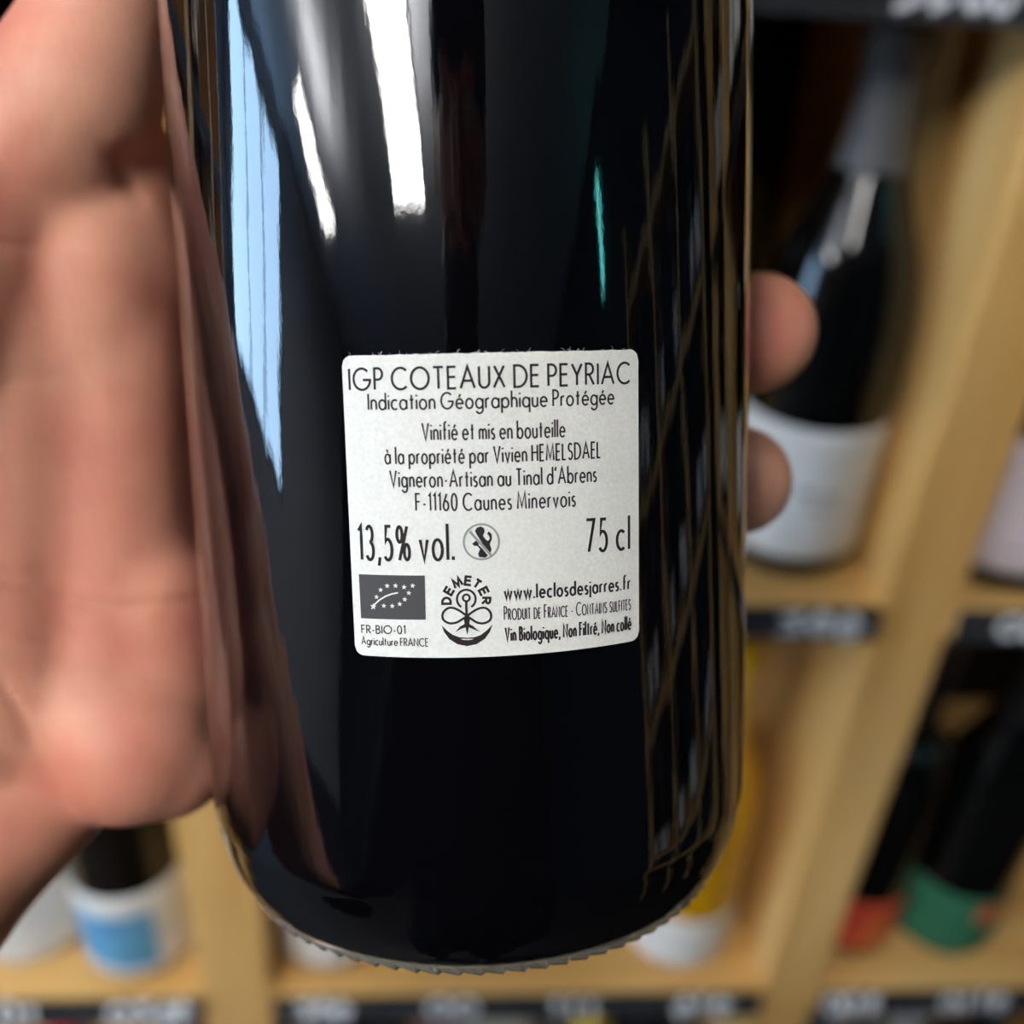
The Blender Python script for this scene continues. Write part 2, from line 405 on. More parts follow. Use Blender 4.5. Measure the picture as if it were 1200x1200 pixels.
for px, kind, g, c, txt in (
    (80, 'bordeaux', G_BLACK, C_RED, 'bottle with red capsule below the lowest price strip'),
    (205, 'bordeaux', G_BLACK, C_GREY, 'bottle with grey capsule on the bottom tier beside the narrow upright'),
    (403, 'bordeaux', G_BLACK, C_SILVER, 'bottle with silver capsule on the bottom tier'),
    (500, 'bordeaux', G_BROWN, C_BRN, 'bottle with brown capsule on the bottom tier'),
    (597, 'bordeaux', G_CLEAR, C_PINK, 'bottle with pale pink capsule on the bottom tier'),
    (693, 'bordeaux', G_AMBER, C_YEL, 'bottle with yellow capsule on the bottom tier'),
    (790, 'bordeaux', G_BLACK, C_MAUVE, 'bottle with mauve capsule on the bottom tier'),
    (962, 'bordeaux', G_BLACK, C_GREY, 'bottle with grey capsule on the bottom tier beside the wide upright'),
    (1062, 'bordeaux', G_BLACK, C_SILVER, 'bottle with silver capsule on the bottom tier under the red label'),
    (1160, 'bordeaux', G_BLACK, C_BLACK, 'bottle with black capsule on the bottom tier under the green label')):
    q = onY(px, 1196, SHELF_Y + .040)
    bottle(V(q.x, SHELF_Y + (.082 if px in (403, 597, 790) else .040), Z_BOT), kind, g, c, txt, (P_WHITE, 70, .03, .11))

for bi, zz, k in ((4, Z_MID, 1.6), (5, Z_MID, .5), (5, Z_MID, 1.5), (5, Z_MID, 2.5), (5, Z_TOP, .6), (5, Z_TOP, 1.7), (4, Z_TOP, 1.5), (4, Z_TOP, 2.4), (1, Z_MID, .7), (1, Z_MID, 1.8), (2, Z_MID, .6), (2, Z_MID, 1.6), (2, Z_MID, 2.6), (1, Z_TOP, 1.2)):
    bottle(V(bays[bi][0] + .03 + k * .098, SHELF_Y + .062, zz), 'bordeaux', G_BLACK, C_BLACK, 'black bottle with plain white label on a shelf past the uprights', (P_WHITE, 70, .03, .11), group='plain bottles on the outer bays')

for bi in range(3):
    for zz in (1.04, 1.42, .66):
        for k in range(3):
            if (bi + k + int(zz * 10)) % 4: bottle(V(X1 - .235, SIDE_Y[bi] + .075 + k * .098, zz), 'bordeaux', (G_BLACK, G_GREEN)[k % 2], (C_BLACK, C_GREY, C_SILVER)[(k + bi) % 3], 'dark bottle with white label on the shelving by the teal wall', (P_WHITE, 70, .03, .12), rad(-90), group='bottles on the shelving by the teal wall')

# ------------------------------------------------------------------ the bottle in the hand
R = .038
nl = ray(184, 0).cross(ray(250, 945)).normalized(); nl = nl if nl.x > 0 else -nl     # planes through its left and right outline
nr = ray(884, 0).cross(ray(871, 935)).normalized(); nr = nr if nr.x < 0 else -nr
ax = nl.cross(nr).normalized(); ax = ax if ax.y > 0 else -ax
Cc = Matrix((nl, nr, ax)).inverted() @ V(R, R, 0)
ez = Cc.normalized(); ex = ax.cross(-ez)
T0 = -.0718                                   # base of the bottle along its axis
mb = Matrix.Identity(4)
for i, c in enumerate((M @ ex, M @ ez, M @ ax)): mb.col[i][:3] = c
mb.translation = W(Cc + ax * T0)
def LB(x, y, z): return mb @ V(x, y, z)        # bottle space -> world (z up from the base)
def hit(px, py, r):
    """(angle round the bottle, height above the base) seen at a pixel."""
    d = ray(px, py).normalized(); dp = d - ax * d.dot(ax); cp = -Cc
    A = dp.dot(dp); B = 2 * dp.dot(cp); C_ = cp.dot(cp) - r * r
    s = (-B - math.sqrt(B * B - 4 * A * C_)) / 2 / A
    q = d * s - Cc; t = q.dot(ax)
    return math.atan2(q.dot(ex), -q.dot(ez)), t - T0
wb = empty('wine_bottle'); wb.matrix_world = mb
tag(wb, 'large black wine bottle held in the hand, square white text label on it', 'wine bottle')
prof = smoothprof([(.0330, .0008), (.0343, .0014), (.0362, .0046), (.0375, .0098), (R, .0165), (R, .05), (R, .10), (R, .150), (R, .182)], 5)[:-1] + \
       smoothprof([(R, .182), (.0372, .192), (.031, .208), (.020, .222), (.0152, .235), (.0147, .262), (.0147, .286), (.0158, .288), (.0158, .295), (.0145, .297), (.0145, .302)], 6)
link('glass_body', lathe('glass_body', prof, 192), GLASS, wb)
# pale thick glass ring the bottle stands on, knurled at its lower edge
vs, fs = [], []; seg = 82 * 5
ring = [(.0325, .0010, 0), (.0335, .0012, 0), (.0341, .0014, 0), (.0342, .0010, 0), (.0340, .0005, 1), (.0335, .0000, 1), (.0318, .0004, 1), (.0300, .0030, 0)]
for r, z, kn in ring:
    for k in range(seg):
        t = 2 * PI * k / seg; s = (k % 5) / 5
        dz = -.00035 * s if kn else 0; dr = .0002 * s if kn else 0
        vs.append(((r + dr) * math.sin(t), -(r + dr) * math.cos(t), z + dz))
for i in range(len(ring)):
    i2 = (i + 1) % len(ring)
    for k in range(seg):
        j = (k + 1) % seg; fs.append((i * seg + k, i * seg + j, i2 * seg + j, i2 * seg + k))
br = link('base_rim', mesh('base_rim', vs, fs), BASEGLASS, wb, smooth=False); br['label'] = 'pale knurled glass rim of the base'
link('punt', lathe('punt', smoothprof([(.0301, .0026), (.026, .006), (.016, .016), (.004, .021)], 4), 64, close=False), GLASS, wb)
cp = [(r + .0005, z) for r, z in prof if z > .236]
link('capsule', lathe('capsule', [(cp[0][0] - .0006, cp[0][1])] + cp + [(.004, cp[-1][1] + .0006)], 48), C_BLACK, wb)

# label: its four corners as seen, a rectangle on the glass
ta, zt = hit(400.5, 417, R); tb, _ = hit(747.5, 408, R); _, zb = hit(570, 769.5, R)
def cyl(off): return lambda u, v: ((R + off) * math.sin(u / R), -(R + off) * math.cos(u / R), v)
ua, ub = ta * R, tb * R
vs, fs = [], []; n = 72; cr = .0011
rnd = random.Random(8)
us = sorted([ua + (ub - ua) * i / n for i in range(n + 1)] + [ua + cr * k / 6 for k in range(1, 6)] + [ub - cr * k / 6 for k in range(1, 6)])
for u in us:
    e = min(u - ua, ub - u); d = cr - math.sqrt(max(0, cr * cr - (cr - e) ** 2)) if e < cr else 0
    top, bot = zt - d + rnd.uniform(-.00004, .00004), zb + d
    for off in (.00001, .00007):
        for k in range(5): vs.append(cyl(off)(u, bot + (top - bot) * k / 4))
for i in range(len(us) - 1):
    a, b = i * 10, (i + 1) * 10
    for k in range(4):
        fs.append((a + 5 + k, b + 5 + k, b + 6 + k, a + 6 + k)); fs.append((b + k, a + k, a + k + 1, b + k + 1))
    fs.append((a, b, b + 5, a + 5)); fs.append((a + 4, a + 9, b + 9, b + 4))
label = link('paper_label', mesh('paper_label', vs, fs), PAPER, wb, smooth=False)
label['label'] = 'square white paper back label with dark print'
# torn paper fibres along the top edge
vs, fs = [], []
for k in range(30):
    u = rnd.uniform(ua + .001, ub - .001); h = rnd.uniform(.0001, .00045); du = rnd.uniform(-.0005, .0005)
    ribbon(vs, fs, [(u, zt - .0002), (u + du * .4, zt + h * .6), (u + du, zt + h)], .00003, cyl(.00009))
fb = link('paper_fibres', mesh('paper_fibres', vs, fs), PAPER, label, smooth=False); fb['kind'] = 'stuff'

# ---- a geometric single-stroke typeface (cap height 1)
def arc(cx, cy, rx, ry, a0, a1, n=14):
    return [(cx + rx * math.cos(rad(a0 + (a1 - a0) * i / n)), cy + ry * math.sin(rad(a0 + (a1 - a0) * i / n))) for i in range(n + 1)]
XH = .60
ocirc = arc(.29, .3, .29, .3, 90, 450, 24)
def ess(w, h): return arc(w * .5, h * .755, w * .44, h * .245, 35, 270, 12) + arc(w * .5, h * .255, w * .5, h * .255, 90, -145, 12)
estroke = [(.02, .31), (.565, .31)] + arc(.29, .3, .28, .3, 4, 318, 22)
G = {
 'A': (.78, [[(0, 0), (.39, 1), (.78, 0)], [(.14, .34), (.64, .34)]]),
 'B': (.50, [[(0, 0), (0, 1), (.2, 1)] + arc(.2, .765, .235, .235, 90, -90, 10) + [(0, .53)], [(0, .53), (.23, .53)] + arc(.23, .265, .27, .265, 90, -90, 10) + [(0, 0)]]),
 'C': (.84, [arc(.5, .5, .5, .5, 47, 313, 24)]),
 'D': (.70, [[(0, 0), (0, 1), (.2, 1)] + arc(.2, .5, .5, .5, 90, -90, 18) + [(0, 0)]]),
 'E': (.44, [[(.44, 1), (0, 1), (0, 0), (.44, 0)], [(0, .53), (.41, .53)]]),
 'F': (.42, [[(.42, 1), (0, 1), (0, 0)], [(0, .53), (.39, .53)]]),
 'G': (1.0, [arc(.5, .5, .5, .5, 45, 353, 26) + [(.99, .46), (.56, .46)]]),
 'H': (.62, [[(0, 0), (0, 1)], [(.62, 0), (.62, 1)], [(0, .53), (.62, .53)]]),
 'I': (.0, [[(0, 0), (0, 1)]]),
 'L': (.40, [[(0, 1), (0, 0), (.40, 0)]]),
 'M': (.86, [[(0, 0), (.10, 1), (.43, .12), (.76, 1), (.86, 0)]]),
 'N': (.70, [[(0, 0), (0, 1), (.70, 0), (.70, 1)]]),
 'O': (1.0, [arc(.5, .5, .5, .5, 90, 450, 30)]),
 'P': (.46, [[(0, 0), (0, 1), (.2, 1)] + arc(.2, .735, .26, .265, 90, -90, 12) + [(0, .47)]]),
 'R': (.50, [[(0, 0), (0, 1), (.2, 1)] + arc(.2, .745, .255, .255, 90, -90, 12) + [(0, .49)], [(.2, .49), (.5, 0)]]),
 'S': (.48, [ess(.48, 1)]),
 'T': (.56, [[(0, 1), (.56, 1)], [(.28, 1), (.28, 0)]]),
 'U': (.56, [[(0, 1), (0, .28)] + arc(.28, .28, .28, .28, 180, 360, 14) + [(.56, 1)]]),
 'V': (.68, [[(0, 1), (.34, 0), (.68, 1)]]),
 'X': (.60, [[(0, 0), (.57, 1)], [(.60, 0), (.03, 1)]]),
 'Y': (.60, [[(0, 1), (.30, .48), (.60, 1)], [(.30, .48), (.30, 0)]]),
 'a': (.58, [ocirc, [(.58, XH), (.58, 0)]]),
 'b': (.58, [ocirc, [(0, 1.06), (0, 0)]]),
 'c': (.48, [arc(.29, .3, .29, .3, 50, 310, 18)]),
 'd': (.58, [ocirc, [(.58, 1.06), (.58, 0)]]),
 'e': (.57, [estroke]),
 'f': (.36, [[(.14, 0), (.14, .88)] + arc(.31, .88, .17, .18, 180, 65, 8), [(0, XH), (.34, XH)]]),
 'g': (.58, [ocirc, [(.58, XH), (.58, -.06)] + arc(.29, -.06, .29, .27, 0, -155, 12)]),
 'h': (.44, [[(0, 1.06), (0, 0)], arc(.22, .36, .22, .24, 180, 0, 12) + [(.44, 0)]]),
 'i': (.0, [[(0, XH), (0, 0)], [(0, .80), (0, .90)]]),
 'j': (.0, [[(0, XH), (0, -.30)], [(0, .80), (0, .90)]]),
 'l': (.0, [[(0, 1.06), (0, 0)]]),
 'm': (.74, [[(0, XH), (0, 0)], arc(.185, .39, .185, .21, 180, 0, 10) + [(.37, 0)], arc(.555, .39, .185, .21, 180, 0, 10) + [(.74, 0)]]),
 'n': (.44, [[(0, XH), (0, 0)], arc(.22, .37, .22, .23, 180, 0, 12) + [(.44, 0)]]),
 'o': (.58, [ocirc]),
 'p': (.58, [ocirc, [(0, XH), (0, -.34)]]),
 'q': (.58, [ocirc, [(.58, XH), (.58, -.34)]]),
 'r': (.26, [[(0, XH), (0, 0)], arc(.19, .39, .19, .21, 180, 62, 8)]),
 's': (.31, [ess(.31, .6)]),
 't': (.34, [[(.17, .90), (.17, 0)], [(0, XH), (.34, XH)]]),
 'u': (.44, [[(0, XH), (0, .22)] + arc(.22, .22, .22, .22, 180, 360, 12), [(.44, XH), (.44, 0)]]),
 'v': (.46, [[(0, XH), (.23, 0), (.46, XH)]]),
 'w': (.78, [[(0, XH), (.2, 0), (.39, XH), (.58, 0), (.78, XH)]]),
 '0': (.52, [arc(.26, .5, .26, .5, 90, 450, 26)]),
 '1': (.17, [[(0, .86), (.17, 1), (.17, 0)]]),
 '3': (.46, [arc(.22, .76, .2, .24, 150, -90, 12), arc(.22, .265, .24, .265, 90, -150, 14)]),
 '5': (.46, [[(.42, 1), (.12, 1), (.06, .56)] + arc(.2, .31, .26, .31, 118, -140, 18)]),
 '6': (.50, [[(.34, 1), (.06, .46)], arc(.25, .28, .25, .28, 90, 450, 22)]),
 '7': (.48, [[(0, 1), (.48, 1), (.14, 0)]]),
 '%': (.82, [arc(.19, .76, .17, .23, 90, 450, 18), arc(.63, .24, .17, .23, 90, 450, 18), [(.68, 1), (.14, 0)]]),
 ',': (.08, [[(.08, .08), (0, -.17)]]), '.': (.0, [[(0, -.01), (0, .10)]]), '-': (.24, [[(0, .36), (.24, .36)]]),
 "'": (.07, [[(.08, 1.04), (.0, .80)]]),
}
G['é'] = (G['e'][0], G['e'][1] + [[(.24, .70), (.38, .90)]])
G['à'] = (G['a'][0], G['a'][1] + [[(.36, .70), (.22, .90)]])
SB = .115
def layout(s, smallcaps=None, space=.30, SB=.115):
    out, x = [], 0
    for ch in s:
        if ch == ' ': x += space; continue
        k = 1
        if smallcaps and ch.islower(): ch = ch.upper(); k = smallcaps
        w, st = G[ch]
        x += SB * k
        out += [[(x + px * k, py * k) for px, py in q] for q in st]
        x += w * k + SB * k
    return [[(px - SB, py) for px, py in q] for q in out], x - 2 * SB
PXMM = .106 / F                                # size of one pixel on the front of the bottle
def text(s, p0, p1, cap, wpx, m=INK, off=.00011, smallcaps=None, space=.30, sb=.13):
    """One printed line between two baseline points seen in the photograph."""
    th0, z0 = hit(p0[0], p0[1], R); th1, z1 = hit(p1[0], p1[1], R)
    st, tw = layout(s, smallcaps, space, sb); hpx = cap * PXMM * 1.02
    u0, u1 = th0 * R, th1 * R; kx = (u1 - u0) / tw
    vs, fs = [], []
    for q in st:
        pts = [(u0 + x * kx, z0 + (z1 - z0) * x / tw + y * hpx) for x, y in q]
        ribbon(vs, fs, pts, wpx * PXMM, cyl(off), .0012)
    return link('text_line', mesh('text_line', vs, fs), m, label, smooth=False)
text('IGP COTEAUX DE PEYRIAC', (410.5, 457), (737, 449), 24.4, 2.9)
text('Indication Géographique Protégée', (432.5, 480), (718.5, 473), 18.2, 2.3)
text('Vinifié et mis en bouteille', (495.5, 515.5), (661.5, 511.7), 19.3, 2.2, space=.34, sb=.15)
text('à la propriété par Vivien HEMELSDAEL', (452, 543.4), (703, 536), 18.6, 2.2, space=.36, sb=.155)
text("Vigneron-Artisan au Tinal d'Abrens", (458, 570.3), (698, 564), 19.0, 2.2, space=.36, sb=.15)
text('F-11160 Caunes Minervois', (488, 598), (673.5, 592.8), 19.6, 2.2, space=.34, sb=.16)
text('13,5% vol.', (422, 655.4), (531.5, 655.6), 40.5, 3.8, space=.34, sb=.17)
text('75 cl', (687, 646.6), (736.5, 643), 39.0, 3.8, space=.34, sb=.17)
text('FR-BIO-01', (424.5, 741.4), (475, 742.3), 9.6, 1.4)
text('Agriculture FRANCE', (424.5, 754.6), (502, 757.0), 9.4, 1.25)
text('www.leclosdesjarres.fr', (591.5, 701.8), (737.5, 689.8), 16.2, 2.7, sb=.17)
text('Produit de France - Contains sulfites', (591, 726.0), (738, 714.0), 16.0, 1.45, smallcaps=.80, space=.42, sb=.16)
text('Vin Biologique, Non Filtré, Non collé', (592.5, 750.8), (738.5, 737.0), 16.2, 2.35, space=.40, sb=.19)
def UVp(px, py):
    th, z = hit(px, py, R); return (th * R, z)
def Z7(x, y): return UVp(400 + x / 6.316, 590 + y / 6.316)     # points measured in one enlarged view of the label
# organic leaf emblem
lf = empty('organic_emblem'); lf.parent = label; lf.empty_display_size = .005
vs, fs = [], []
c4 = [UVp(420.9, 672.6), UVp(498, 674.2), UVp(499.2, 726), UVp(423.6, 724.2)]
nn = 12
for j in (0, 1):
    a, b = (c4[0], c4[1]) if j else (c4[3], c4[2])
    for i in range(nn + 1): vs.append(cyl(.00010)(a[0] + (b[0] - a[0]) * i / nn, a[1] + (b[1] - a[1]) * i / nn))
for i in range(nn): fs.append((i, i + 1, nn + 2 + i, nn + 1 + i))
bpy.data.objects.remove(lf)
lf = link('organic_emblem', mesh('organic_emblem', vs, fs), INKGREY, label, smooth=False); lf['label'] = 'grey rectangle with twelve white stars in leaf shape'
vs, fs = [], []
for i, (x, y) in enumerate([(240, 760), (318, 755), (380, 757), (435, 742), (472, 708), (502, 660), (530, 607), (467, 617), (404, 607), (342, 608), (294, 638), (264, 690)]):
    u, v = Z7(x, y); r = PXMM * (4.3 if i == 0 else 3.4)
    polyface(vs, fs, [(u + (r if k % 2 == 0 else r * .42) * math.sin(k * PI / 5 + .1), v + (r if k % 2 == 0 else r * .42) * math.cos(k * PI / 5 + .1)) for k in range(10)], cyl(.00014))
ribbon(vs, fs, [Z7(*p) for p in ((228, 778), (250, 745), (285, 712), (330, 685), (375, 668), (422, 659))], PXMM * 1.8, cyl(.00014))
link('star_print', mesh('star_print', vs, fs), PAPER, label, smooth=False)
# round leaf-and-crescent emblem with its arched name
vs, fs = [], []; fn = cyl(.00011)
cx, cy = 925, 706
def cpts(x, y, r, a0, a1, n=22): return [Z7(x + r * math.cos(rad(a0 + (a1 - a0) * i / n)), y - r * math.sin(rad(a0 + (a1 - a0) * i / n))) for i in range(n + 1)]
ribbon(vs, fs, cpts(cx, cy, 69, -58, 238), PXMM * 2.7, fn)
ribbon(vs, fs, cpts(cx, 697, 25, -90, 270), PXMM * 2.6, fn)
ribbon(vs, fs, [Z7(925, 725), Z7(925, 760), Z7(928, 830)], PXMM * 3.0, fn)
def cat(pts, n=6):
    q = smoothprof([(p[0] + 5000, p[1]) for p in pts], n); return [Z7(p[0] - 5000, p[1]) for p in q]
ribbon(vs, fs, cat([(930, 832), (880, 795), (830, 772), (785, 776), (752, 812), (756, 858), (800, 884), (850, 880), (895, 855), (930, 832)]), PXMM * 2.9, fn)
ribbon(vs, fs, cat([(930, 832), (980, 795), (1030, 772), (1075, 776), (1106, 812), (1102, 858), (1058, 884), (1008, 880), (965, 855), (930, 832)]), PXMM * 2.9, fn)
polyface(vs, fs, [Z7(*p) for p in ((905, 840), (955, 838), (948, 890), (975, 905), (1028, 950), (975, 928), (944, 915), (932, 972), (920, 916), (890, 925), (842, 952), (880, 908), (912, 890))], fn)
outer = [(742, 898), (762, 950), (800, 1002), (860, 1040), (930, 1054), (1000, 1040), (1062, 1000), (1100, 948), (1118, 894)]
inner = [(1075, 938), (1030, 972), (985, 988), (930, 992), (875, 988), (825, 970), (785, 940)]
polyface(vs, fs, [Z7(*p) for p in outer + inner], fn)
for ch, ang in zip('DEMETER', (181, 150, 117, 84, 57, 27, -1)):
    w, st = G[ch]; hh, ww = 60, 44 if ch in 'DERT' else 58
    for q in st:
        pts = []
        for x, y in q:
            lx = (x / w - .5) * ww; ly = 116 + y * hh
            t = rad(ang - 90); pts.append(Z7(925 + lx * math.cos(t) - ly * math.sin(t), 716 - (lx * math.sin(t) + ly * math.cos(t))))
        ribbon(vs, fs, pts, PXMM * 3.1, fn)
em = link('round_emblem', mesh('round_emblem', vs, fs), INK, label, smooth=False); em['label'] = 'round emblem of leaf, crescent and arched lettering'
# pregnancy warning
vs, fs = [], []
polyface(vs, fs, [Z7(*p) for p in ((988, 205), (1000, 180), (1030, 168), (1055, 180), (1060, 208), (1046, 235), (1066, 262), (1084, 276), (1098, 262), (1094, 240), (1078, 222), (1090, 204), (1112, 226), (1114, 262), (1098, 298), (1112, 338), (1104, 366), (1076, 350), (1040, 290), (1008, 240))], fn)
polyface(vs, fs, [Z7(*p) for p in ((968, 296), (1000, 270), (1018, 284), (1016, 306), (1042, 330), (1086, 384), (1066, 400), (1020, 396), (1012, 372), (1026, 336), (1004, 312), (984, 314))], fn)
link('warning_figure', mesh('warning_figure', vs, fs), INK, label, smooth=False)
vs, fs = [], []
ribbon(vs, fs, cpts(1036, 282, 130, 0, 360, 40), PXMM * 2.3, cyl(.00013))
ribbon(vs, fs, [Z7(950, 205), Z7(1110, 385)], PXMM * 3.2, cyl(.00013))
link('warning_ring', mesh('warning_ring', vs, fs), INKPALE, label, smooth=False)

# ------------------------------------------------------------------ the person: a hand round the bottle, the rest behind the camera
def capsule(bm, a, b, ra, rb, seg=20):
    """Rounded cone from a to b."""
    a, b = Vector(a), Vector(b); d = b - a
    if d.length < 1e-6: d = V(0, 0, 1e-5)
    q = d.to_track_quat('Z', 'Y').to_matrix(); ln = d.length
    rows = []
    for i in range(1, 7): t = -PI / 2 + PI / 2 * i / 6.0; rows.append((ra * math.cos(t), ra * math.sin(t)))
    for i in range(0, 6): t = PI / 2 * i / 6.0; rows.append((rb * math.cos(t), ln + rb * math.sin(t)))
    vv = [bm.verts.new(a + q @ V(0, 0, -ra))]; loops = []
    for r, z in rows:
        loops.append([bm.verts.new(a + q @ V(r * math.cos(2 * PI * k / seg), r * math.sin(2 * PI * k / seg), z)) for k in range(seg)])
    top = bm.verts.new(a + q @ V(0, 0, ln + rb))
    for k in range(seg):
        j = (k + 1) % seg
        bm.faces.new((vv[0], loops[0][j], loops[0][k])); bm.faces.new((top, loops[-1][k], loops[-1][j]))
        for i in range(len(loops) - 1): bm.faces.new((loops[i][k], loops[i][j], loops[i + 1][j], loops[i + 1][k]))
def chain(bm, pts):
    for (a, ra), (b, rb) in zip(pts, pts[1:]): capsule(bm, a, b, ra, rb)
def ellipsoid(bm, c, rx, ry, rz, rot=None):
    r = bmesh.ops.create_uvsphere(bm, u_segments=24, v_segments=16, radius=1)
    for v in r['verts']:
        p = V(v.co.x * rx, v.co.y * ry, v.co.z * rz); v.co = Vector(c) + (rot @ p if rot else p)
def fuse(name, bm, voxel, iters, factor=.5):
    me = bm_mesh(name, bm); o = bpy.data.objects.new(name, me); COL.objects.link(o)
    rm = o.modifiers.new('r', 'REMESH'); rm.mode = 'VOXEL'; rm.voxel_size = voxel
    sm = o.modifiers.new('s', 'SMOOTH'); sm.iterations = iters; sm.factor = factor
    dg = bpy.context.evaluated_depsgraph_get(); out = bpy.data.meshes.new_from_object(o.evaluated_get(dg))
    bpy.data.objects.remove(o); bpy.data.meshes.remove(me); out.name = name
    return out
BI = mb.inverted()
def tz(px, py, d): return (BI @ P(px, py, d)).z
def around(phi, r, z): return LB(-r * math.cos(rad(phi)), r * math.sin(rad(phi)), z)   # 0 = left side, 90 = behind, 180 = right side
bm = bmesh.new()
fingers = {  # knuckle pixel, knuckle depth, tip pixel row, end angle, radii
 'index': ((128, 335), .160, 235, 128, .0112, .0086),
 'middle': ((120, 500), .162, 389, 160, .0116, .0096),
 'ring': ((120, 660), .162, 569, 155, .0112, .0092),
 'little': ((135, 800), .160, 725, 122, .0105, .0074)}
tips = {}
for nm, (kp, kd, tip, ph1, r0, r1) in fingers.items():
    kn = P(kp[0], kp[1], kd); lk = BI @ kn
    ph0 = math.degrees(math.atan2(lk.y, -lk.x)); rr0 = math.hypot(lk.x, lk.y)
    z1 = tz(905, tip, .160); n = 12
    pts = [(kn, r0 + .001)]
    for i in range(1, n + 1):
        t = i / n; ph = ph0 + (ph1 - ph0) * t; rr = r0 + (r1 - r0) * t
        knuckle = 1 + .06 * (math.exp(-((t - .42) / .07) ** 2) + math.exp(-((t - .74) / .06) ** 2))
        base = R + rr + .0002
        d = base + max(0, rr0 - base) * max(0, 1 - t * 3.2)
        pts.append((around(ph, d + rr * (knuckle - 1), lk.z + (z1 - lk.z) * t), rr * knuckle))
    chain(bm, pts); tips[nm] = (ph1, z1, r1)
KN = {k: P(v[0][0], v[0][1], v[1]) for k, v in fingers.items()}
wr1, wr2 = P(-330, 640, .138), P(-340, 900, .136)
mets = {'index': P(-230, 520, .143), 'middle': P(-250, 640, .144), 'ring': P(-250, 760, .145), 'little': P(-240, 880, .146)}
for k in KN:
    chain(bm, [(KN[k], .0135), (KN[k].lerp(mets[k], .5), .0140), (mets[k], .0150)])
    capsule(bm, mets[k], wr1.lerp(wr2, .5), .015, .022)
ks = list(KN)
for a, b in zip(ks, ks[1:]):                                    # the fleshy pads under the knuckles
    capsule(bm, KN[a] + M @ V(-.002, 0, .003), KN[b] + M @ V(-.002, 0, .003), .0138, .0138)
capsule(bm, P(70, 330, .159), P(60, 780, .158), .0155, .0155)
capsule(bm, P(30, 330, .1565), P(28, 790, .1560), .0160, .0160)
capsule(bm, P(-10, 330, .154), P(-10, 800, .153), .0165, .0165)
capsule(bm, P(120, 300, .160), P(125, 820, .158), .0135, .0140)
capsule(bm, P(150, 862, .155), P(105, 820, .157), .0136, .0152)
capsule(bm, P(150, 866, .155), P(196, 884, .157), .0130, .0100)
capsule(bm, P(170, 700, .158), P(178, 870, .158), .0115, .0115)  # pad on the little-finger side
chain(bm, [(P(45, 900, .158), .0135), (P(-15, 955, .156), .0145), (P(-120, 1035, .151), .0180), (P(-330, 1050, .138), .022)])   # heel of the hand
# ball of the thumb and thumb
chain(bm, [(wr1, .022), (P(-150, 430, .143), .020), (P(-15, 236, .153), .0165), (P(84, 120, .151), .0132), (P(126, 8, .149), .0100), (P(138, -70, .147), .0104)])
lt = BI @ P(132, -70, .147)
chain(bm, [(P(132, -70, .147), .0108), (around(-4, .0495, lt.z + .014), .0108), (around(-18, .0490, lt.z + .024), .0104), (around(-32, .0480, lt.z + .031), .0092)])
chain(bm, [(P(75, 120, .157), .0125), (P(128, 208, .161), .0112), (P(132, 320, .162), .0120)])                               # web between thumb and forefinger
# wrist and forearm
elbow = V(-.30, -.20, CAM.z - .36)
wm = wr1.lerp(wr2, .5); fore = wm.lerp(elbow, .3)
for w in (wr1, wr2): chain(bm, [(w, .021), (wm.lerp(elbow, .10) + (w - wm) * .45, .023), (fore + (w - wm) * .5, .031), (elbow, .040)])
hand_me = fuse('hand', bm, .0010, 22, .5)
# creases: fine grooves pressed into the palm side
def to_px(w):
    c = M.transposed() @ (w - CAM); return 600 + F * c.x / -c.z, 600 - F * c.y / -c.z, -c.z
creases = [([(0, 690), (70, 702), (140, 712), (200, 706), (235, 700)], 8, .0005), ([(0, 668), (50, 676), (95, 690)], 5, .0005),
           ([(130, 215), (150, 182), (175, 205)], 10, .0012), ([(110, 165), (140, 190), (170, 250)], 9, .0010), ([(40, 850), (55, 905), (80, 962)], 10, .0006),
           ([(0, 285), (60, 290), (130, 300)], 6, .0004), ([(0, 205), (60, 225), (115, 250)], 6, .0004), ([(0, 735), (60, 745), (120, 752)], 5, .0003),
           ([(0, 450), (60, 440), (120, 425)], 6, .0003), ([(0, 800), (30, 850), (45, 900)], 7, .0006)]
def segd(p, a, b):
    ab = (b[0] - a[0], b[1] - a[1]); t = max(0, min(1, ((p[0] - a[0]) * ab[0] + (p[1] - a[1]) * ab[1]) / (ab[0] ** 2 + ab[1] ** 2)))
    return math.hypot(p[0] - a[0] - ab[0] * t, p[1] - a[1] - ab[1] * t)
hand_me.update()
nrm = [v.normal.copy() for v in hand_me.vertices]
for v, nn_ in zip(hand_me.vertices, nrm):
    if nn_.dot(v.co - CAM) > 0: continue
    x, y, d = to_px(v.co)
    if x < -60 or x > 280 or d > .175: continue
    dep = 0
    for pts, w, h in creases:
        q = min(segd((x, y), a, b) for a, b in zip(pts, pts[1:]))
        if q < 3 * w: dep += h * math.exp(-(q / w) ** 2) * min([1] + [math.dist((x, y), e) / 45 for e in (pts[0], pts[-1]) if 4 < e[0] < 235])
    if dep: v.co -= nn_ * dep
